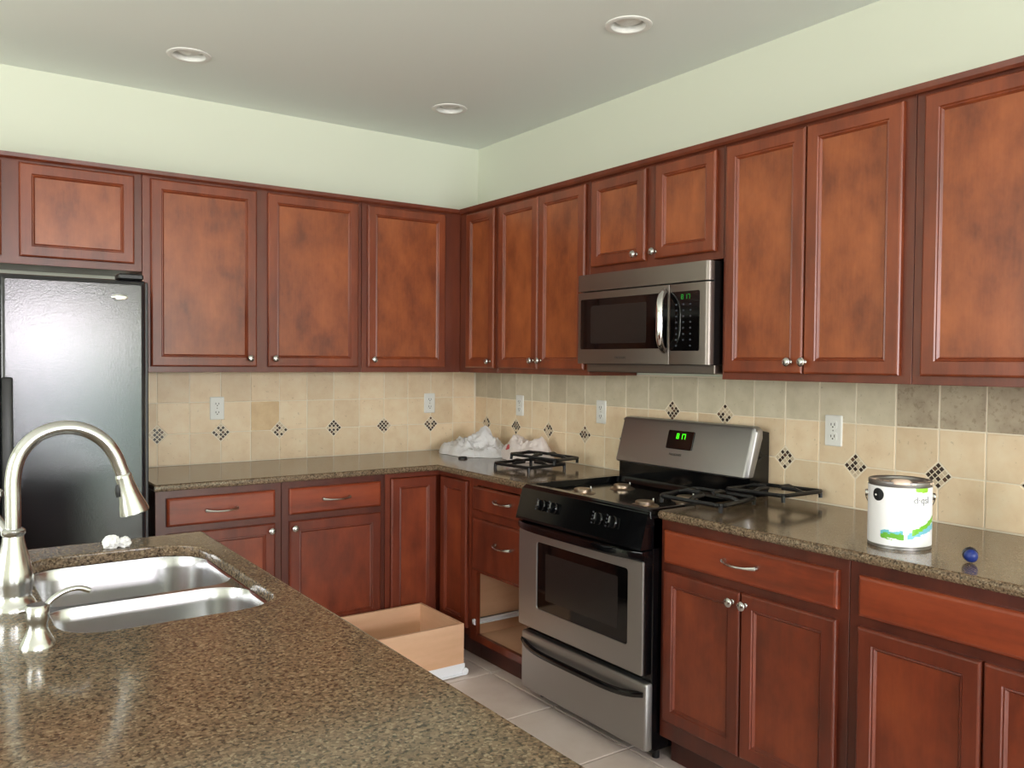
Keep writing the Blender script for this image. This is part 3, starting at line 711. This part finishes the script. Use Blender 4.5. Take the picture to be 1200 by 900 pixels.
def lettering(text, size, origin, ux, uy, name, mat, parent):
    cu = bpy.data.curves.new('t', 'FONT'); cu.body = text; cu.size = size; cu.extrude = .0003; cu.align_x = 'CENTER'
    to = bpy.data.objects.new('t', cu); COL.objects.link(to); bpy.context.view_layer.update()
    me = bpy.data.meshes.new_from_object(to); bpy.data.objects.remove(to)
    ux, uy = Vector(ux).normalized(), Vector(uy).normalized(); uz = ux.cross(uy)
    Mx = Matrix((ux, uy, uz)).transposed()
    me.transform(Mx.to_4x4()); me.materials.clear(); me.materials.append(mat); me.name = name
    o = bpy.data.objects.new(name, me); COL.objects.link(o); o.parent = parent; o.location = Vector(origin)-wloc(parent); reg(o, origin); return o
o3 = bgm(RC+.01, .0012, .138); tv = Vector(f(*T))
lettering('FRIGIDAIRE', .014, o3, (0, -1, 0), -Vector(f(0, T.y, T.z)), 'lettering', M['slot'], bg)

# ------------------------------------------------------------------ microwave
t = thing('microwave', (-.19, RC, 1.41), 'stainless over-the-range microwave mounted above the stove', 'microwave')
Z0, Z1 = 1.424, 1.812; F = .378
MB(f).box(RY_B, RY_A, .012, F-.030, Z0, Z1, bev=.002).build('housing', M['black_satin'], t)
MB(f).box(RY_B+.006, RY_A-.012, .03, F-.045, Z0-.034, Z0+.002, bev=.003).build('underside_plate', M['steel_dark'], t)
def front(y0, y1, z0, z1, name, mat, e0=.003, e1=.003, par=None):
    mb = MB(f); D = F
    lo = []
    def xs(e, sgn, y): return [(y+sgn*e*(1-math.cos(a)), D-e*(1-math.sin(a))) for a in (0, .4, .8, 1.2, PI/2)]
    L = xs(e0, 1, y0); Rr = xs(e1, -1, y1)
    prof = [(y0, D-.032)]+L+Rr[::-1]+[(y1, D-.032)]
    mb.loft([[(u, d_, z) for u, d_ in prof] for z in (z0, z1)]); return mb.build(name, mat, par or t, True)
front(RY_B, RY_A, 1.740, Z1, 'vent_panel', M['steel_dark'], .016, .004)
YS = -1.966
md = front(YS+.0015, RY_A, Z0+.002, 1.734, 'door', M['steel_dark'], .002, .004)
mc = front(RY_B, YS-.0015, Z0+.002, 1.734, 'control_panel', M['steel_dark'], .016, .002)
def flat(y0, y1, z0, z1, d0, d1, name, mat, par, r=.008):
    mb = MB(f); o = rrect(y0, y1, z0, z1, r, 4); mb.loft([[(x, d0, z) for x, z in o], [(x, d1-.001, z) for x, z in o], [(x, d1, z) for x, z in offset(o, .001)]]); return mb.build(name, mat, par)
flat(-1.958, -1.432, 1.488, 1.705, F-.001, F+.0015, 'door_glass', M['glass_dark'], md)
flat(-1.84, -1.50, 1.512, 1.675, F+.0014, F+.0020, 'window_mesh', M['glass_grey'], md)
flat(-2.122, -1.971, 1.478, 1.705, F-.001, F+.0015, 'keypad', M['glass_dark'], mc)
mb = MB(f)
for r_ in range(8):
    for c_ in range(3):
        if r_ == 7 and c_ == 1: continue
        yy = -2.005-c_*.036; zz = 1.655-r_*.0225; mb.box(yy-.004, yy+.004, F+.0012, F+.0019, zz-.003, zz+.003)
tag(mb.build('key_marks', M['mark_dim'], mc), kind='stuff')
mb = MB(f)
for k, ch in enumerate('817'): seg7(mb, -2.030-k*.015-(.004 if k else 0), -1.692, .009, .016, ch, F+.0016, -1)
mb.v = [(x, y, -z) for x, y, z in mb.v]; mb.build('clock_digits', M['led_dim'], mc)
pts = []
for i in range(21):
    s = -1+2*i/20; pts.append((-1.945-.020*(1-abs(s)**3), F+.002+.050*(1-abs(s)**4), 1.596+s*.120))
mb = MB(f); mb.tube(pts, .0125, 12, flat=(1.15, .8)); mb.build('handle', M['chrome'], md, True)
lettering('FRIGIDAIRE', .013, f(-1.69, F+.0008, 1.448), (0, -1, 0), (0, 0, 1), 'lettering', M['slot'], md)

# ------------------------------------------------------------------ outlets
def outlet(fn, u, label):
    z = 1.188; t = thing('wall_outlet', fn(u, .0095, z), label, 'outlet', None)
    mb = MB(fn); o = rrect(u-.035, u+.035, z-.057, z+.057, .005, 3)
    mb.loft([[(x, .009, q) for x, q in o], [(x, .013, q) for x, q in o], [(x, .0155, q) for x, q in offset(o, .003)]]); mb.build('cover_plate', M['plastic'], t)
    for s in (-1, 1):
        mb = MB(fn); o = rrect(u-.017, u+.017, z+s*.0215-.0145, z+s*.0215+.0145, .009, 4)
        mb.loft([[(x, .015, q) for x, q in o], [(x, .0175, q) for x, q in o]]); so = mb.build('socket', M['plastic'], t)
        mb = MB(fn); c = z+s*.0215
        mb.box(u-.0085, u-.0055, .0174, .0178, c-.003, c+.007).box(u+.0055, u+.0085, .0174, .0178, c-.003, c+.006).lathe((u, .0174, c-.008), [(.003, 0), (.003, .0004)], 10, axis='y')
        mb.build('slots', M['slot'], so)
    MB(fn).lathe((u, .0155, z), [(.003, 0), (.002, .001)], 10, axis='y').build('screw', M['nickel'], t)
outlet(MA, -1.545, 'white duplex outlet on the back wall nearest the refrigerator')
outlet(MA, -.332, 'white duplex outlet at the right end of the back wall, near the corner')
outlet(MB_, -.468, 'white duplex outlet on the right wall just past the corner, over the plastic bags')
outlet(MB_, -1.156, 'white duplex outlet left of the stove backguard')
outlet(MB_, -2.446, 'white duplex outlet right of the stove, up and left from the paint can')

# ------------------------------------------------------------------ ceiling lights
for (x, y), lb in zip(LIGHTS, ('unlit recessed ceiling light at the left, above the refrigerator side', 'unlit recessed ceiling light nearest the room corner, smallest in view', 'unlit recessed ceiling light nearest the viewer, above the stove')):
    t = thing('recessed_ceiling_light', (x, y, H), lb, 'ceiling light')
    MB().lathe((x, y, H), [(.064, .012), (.064, 0), (.066, -.004), (.080, -.006), (.088, -.003), (.089, .0), (.069, .0006)], 40, cap0=False, cap1=False).build('trim_ring', M['white'], t, True)
    MB().lathe((x, y, H), [(.0655, .0), (.0645, .05), (.060, .12), (.0, .12)], 32, cap0=False, cap1=False).build('reflector', M['plastic'], t, True)
    MB().lathe((x, y, H), [(.020, .118), (.022, .07), (.044, .046), (.053, .028), (.050, .017), (.034, .009), (.0, .006)], 28, cap0=False, cap1=False).build('bulb', M['plastic'], t, True)

# ------------------------------------------------------------------ loose drawer box on the floor
bx0, bx1, by0, by1, bz0, bz1 = -1.26, -.735, -1.052, -.652, .048, .236
t = thing('drawer_box', ((bx0+bx1)/2, (by0+by1)/2, 0), 'open light plywood drawer box without a front, standing on the floor by the corner', 'drawer box')
w = .014
for a in ((bx0, bx1, by0, by0+w), (bx0, bx1, by1-w, by1), (bx0, bx0+w, by0+w, by1-w), (bx1-w, bx1, by0+w, by1-w)):
    MB().box(*a, bz0, bz1).build('side_board', M['ply'], t)
MB().box(bx0+w, bx1-w, by0+w, by1-w, bz0+.010, bz0+.018).build('bottom_board', M['ply'], t)
for yy, s in ((by0, -1), (by1, 1)):
    mb = MB(); mb.box(bx0, bx1+.012, min(yy, yy+s*.014), max(yy, yy+s*.014), .004, .010).box(bx0, bx1+.004, min(yy, yy+s*.003), max(yy, yy+s*.003), .004, bz0+.006)
    mb.box(bx0, bx1, min(yy, yy-s*.014), max(yy, yy-s*.014), bz0-.004, bz0)
    mb.lathe((bx1+.002, yy+s*.007, .018), [(.0165, -.005), (.0165, .005)], 16, axis='y'); mb.build('slide_rail', M['rail'], t)
for xx in (bx0+.02, bx1-.02): MB().box(xx-.006, xx+.006, by0, by1, 0, .045).build('cross_brace', M['rail'], t)

# ------------------------------------------------------------------ burner grates
def grate_mesh(s=.125):
    mb = MB(); r = .0078
    c = rrect(-s, s, -s, s, .022, 3)
    ringp = [(x, y, .024) for x, y in c]
    n = len(ringp)
    for i in range(n):
        a, b = Vector(ringp[i]), Vector(ringp[(i+1) % n]); mb.tube([a, b], r, 6)
    for k in range(4):
        ca, sa = (1, 0, -1, 0)[k], (0, 1, 0, -1)[k]
        rot = lambda x, y, z: (x*ca-y*sa, x*sa+y*ca, z)
        mb.tube([rot(s, 0, .024), rot(s*.72, 0, .034), rot(s*.28, 0, .034)], [r, r*1.1, r*.9], 6)
        mb.tube([rot(s*.94, s*.94, .024), rot(s*.95, s*.95, .006), rot(s*.95, s*.95, 0)], [r*1.1, r, r], 6)
    return mb
def grate(loc, rot, label):
    t = thing('burner_grate', loc, label, 'grate', 'cast iron burner grates')
    o = grate_mesh().build('grate_frame', M['iron'], t, True, origin=(0, 0, 0)); o.location = (0, 0, 0)
    t.rotation_euler = rot; return t
G = [((-.335, -1.005, .914), (0, 0, .12), 'black burner grate lying flat on the worktop left of the stove, lower of two'),
     ((-.265, -1.030, .949), (0.06, .05, .42), 'black burner grate stacked on the other one, left of the stove'),
     ((-.435, -2.225, .926), (0.035, .0, .20), 'black burner grate bridging the stove edge and right worktop, front one'),
     ((-.160, -2.300, .938), (-.02, .02, .06), 'black burner grate right of the stove against the backsplash, rear one')]
for g_ in G: grate(*g_)

# ------------------------------------------------------------------ plastic bags, tissue
def crumple(name, loc, sx, sy, peaks, base_h, seed, mat, label, cat, rot=0, amp=.03):
    nx, ny = 70, 46; mb = MB(); vs = []; fs = []
    for j in range(ny+1):
        rr = j/ny
        for i in range(nx):
            a = 2*PI*i/nx
            wob = 1+.16*noise.noise(Vector((math.cos(a)*1.6+seed, math.sin(a)*1.6, seed)))+.08*noise.noise(Vector((math.cos(a)*5, math.sin(a)*5, seed)))
            x = sx*rr*wob*math.cos(a); y = sy*rr*wob*math.sin(a)
            h = base_h*(1-rr**3.0)**.55 if rr < 1 else 0
            for px, py, ph, pr in peaks:
                h += ph*math.exp(-((x-px)**2+(y-py)**2)/(pr*pr))*(1-rr**4)
            p = Vector((x*11+seed, y*11, seed*1.7))
            rg = 0; f_ = 1; am = 1
            for o in range(4):
                rg += am*(1-abs(noise.noise(p*f_))*2.2); f_ *= 2.1; am *= .52
            h += amp*(rg-1.1)*(1-rr**6)*.6
            vs.append((x+.008*noise.noise(p*2), y+.008*noise.noise(p*2+Vector((9, 2, 4))), max(.001, h)))
    for j in range(ny):
        for i in range(nx): k = (i+1) % nx; fs.append((j*nx+i, j*nx+k, (j+1)*nx+k, (j+1)*nx+i))
    fs.append(tuple(ny*nx+i for i in range(nx)))
    mb.add(vs, fs); o = mb.build(name, mat, None, True, origin=(0, 0, 0)); o.location = loc; o.rotation_euler = (0, 0, rot)
    reg(o, loc)
    return tag(o, label, cat)
crumple('plastic_bag', (-.205, -.300, .9145), .175, .250, [(.02, -.08, .075, .060), (-.02, .10, .005, .06), (-.10, -.06, .02, .05)], .072, 3.1, M['bag'],
        'crumpled white plastic bag with a pointed top, in the corner of the worktop', 'plastic bag', 0, .052)
pb = crumple('plastic_bag', (-.125, -.690, .9145), .102, .200, [(-.01, .08, .03, .05), (.02, -.12, .055, .045)], .088, 8.3, M['bag_pink'],
        'crumpled pinkish-white plastic bag with a red printed spot, behind the stacked grates', 'plastic bag', 0, .045)
pb.data.materials.append(M['red'])
hit = min(pb.data.polygons, key=lambda q: (q.center-Vector((-.085, .07, .07))).length).center.copy()
for q in pb.data.polygons:
    if (q.center-hit).length < .017: q.material_index = 1
for nm, loc, r_, lb in (('dark_cap', (-.395, -.485, .914), .024, 'small round dark burner cap peeking out in front of the corner bag'),):
    o = MB().lathe(loc, [(r_, 0), (r_, .007), (r_*.8, .011), (0.004, .012)], 20).build(nm, M['iron'], None, True); tag(o, lb, 'cap')  # small dark round thing, modelled as a loose burner cap
t = thing('crumpled_tissue', (-2.322, -1.795, .914), 'small crumpled white tissue on the island edge behind the sink', 'tissue')
def wad(c, r, seed, mb):
    bm = bmesh.new(); bmesh.ops.create_icosphere(bm, subdivisions=4, radius=1)
    for v in bm.verts:
        p = v.co.copy(); n_ = 0; am = 1; q = p*1.7+Vector((seed, 0, 0))
        for o in range(3): n_ += am*(1-2*abs(noise.noise(q))); q = q*2.1; am *= .5
        v.co = Vector((c[0]+p.x*r[0]*(.72+.22*n_), c[1]+p.y*r[1]*(.72+.22*n_), max(c[2]+p.z*r[2]*(.72+.22*n_), .9145)))
    mb.bm(bm)
mb = MB(); wad((-2.334, -1.80, .930), (.024, .022, .021), 2.2, mb); mb.build('wad', M['tissue'], t, True)
mb = MB(); wad((-2.300, -1.80, .926), (.017, .018, .017), 6.4, mb); mb.build('wad', M['tissue'], t, True)

# ------------------------------------------------------------------ paint can and blue stopper
PX, PY, PZ, PR, PH = -.455, -2.962, .914, .0835, .190
t = thing('paint_can', (PX, PY, PZ), 'white one-gallon paint can with green and blue label on the right worktop', 'paint can')
MB().lathe((PX, PY, PZ), [(PR-.002, .0), (PR+.001, .001), (PR+.001, .005), (PR-.001, .007), (PR-.001, PH-.014), (PR+.001, PH-.010), (PR+.001, PH-.002), (PR-.002, PH), (PR-.008, PH-.003), (PR-.010, PH-.008), (PR-.014, PH-.008), (PR-.016, PH-.002), (PR-.020, PH-.001), (PR-.023, PH-.006), (0, PH-.006)], 64).build('can_body', M['steel'], t, True)
# wrapped label with uv: u around, v up; u=.5 roughly faces the camera's right half
me_v, me_f, uvs = [], [], []
n = 64; va = math.atan2(CY-PY, CX-PX)
for i in range(n+1):
    s = i/n; a = va-PI*.62+s*2*PI*.995
    for k in (0, 1): me_v.append(((PR+.0012)*math.cos(a), (PR+.0012)*math.sin(a), .010 if k == 0 else PH-.016)); uvs.append((s, k))
for i in range(n): me_f.append((2*i, 2*i+2, 2*i+3, 2*i+1))
me = bpy.data.meshes.new('label_wrap'); me.from_pydata(me_v, [], me_f); ul = me.uv_layers.new()
for lp in me.loops: ul.data[lp.index].uv = uvs[lp.vertex_index]
me.materials.append(M['label']); me.polygons.foreach_set('use_smooth', [True]*len(me.polygons))
o = bpy.data.objects.new('label_wrap', me); COL.objects.link(o); o.parent = t; reg(o, (PX, PY, PZ))
def oncan(ang, h, b=0):   # ang relative to the direction towards the camera, + = to the right in view
    a = va+ang; return (PX+(PR+.0015+b)*math.cos(a), PY+(PR+.0015+b)*math.sin(a), PZ+h)
def candisc(ang, h, r, mat, name, b0=0, b1=.004):
    mb = MB(lambda a, b, c: oncan(ang+a/PR, h+c, b)); mb.lathe((0, 0, 0), [(r, b0), (r, b1*.7), (r*.85, b1), (0, b1)], 24, axis='y'); return mb.build(name, mat, t, True)
candisc(-.72, .150, .0180, M['can_black'], 'round_sticker', -.001, .0012)
candisc(-.80, .1485, .0028, M['plastic'], 'sticker_dot', .001, .0020)
for s in (-1, 1): candisc(s*PI/2, PH-.045, .010, M['nickel'], 'bail_ear', -.001, .007)
pts = []
for i in range(25):
    q = -PI/2-PI*i/24 if True else 0
    a = va-PI/2-(PI)*i/24
    drop = .075*math.sin(PI*i/24)
    pts.append((PX+(PR+.007+.006*math.sin(PI*i/24))*math.cos(a), PY+(PR+.007+.006*math.sin(PI*i/24))*math.sin(a), PZ+PH-.045-drop))
MB().tube(pts, .0016, 6).build('bail_handle', M['nickel'], t, True)
mb = MB(); wad2 = []
for k in range(18):
    a = va+random.uniform(-1.9, 1.9); rr = PR-.012+random.uniform(-.008, .006)
    mb.lathe((PX+rr*math.cos(a), PY+rr*math.sin(a), PZ+PH-.004), [(.009+random.random()*.004, -.003), (.008, .001), (.004, .003)], 8)
mb.lathe((PX+(PR-.020)*math.cos(va+.05), PY+(PR-.020)*math.sin(va+.05), PZ+PH-.006), [(.028, 0), (.027, .006), (.020, .011), (.006, .013)], 18)
mb.build('dried_paint', M['paint_skin'], t, True)
# grey word on the label, bent round the can
cu = bpy.data.curves.new('t', 'FONT'); cu.body = 'd·qsl'; cu.size = .027; cu.extrude = .0002
to = bpy.data.objects.new('t', cu); COL.objects.link(to); bpy.context.view_layer.update(); me = bpy.data.meshes.new_from_object(to); bpy.data.objects.remove(to)
for v in me.vertices:
    ang = .42+v.co.x/PR; h = .132+v.co.y
    p = oncan(ang, h, .0008+v.co.z); v.co = Vector(p)-Vector((PX, PY, PZ))
me.materials.clear(); me.materials.append(M['can_grey']); o = bpy.data.objects.new('label_lettering', me); COL.objects.link(o); o.parent = t; reg(o, (PX, PY, PZ))

bx, by = -.510, -3.192
t = thing('blue_stopper', (bx, by, .914), 'small blue rubber stopper with a dark collar lying right of the paint can', 'stopper')
ax = Vector((.75, .62, .28)).normalized(); c0 = Vector((bx, by, .914+.0185))
mb = MB(); mb.tube([c0-ax*.016+ax*q for q in (0, .002, .006, .012, .018, .024)], [.005, .0095, .0140, .0165, .0172, .016], 20); mb.build('rubber_dome', M['blue'], t, True)
mb = MB(); mb.tube([c0+ax*q for q in (.004, .006, .014, .017)], [.017, .0188, .0188, .015], 20); mb.build('collar', M['navy'], t, True)
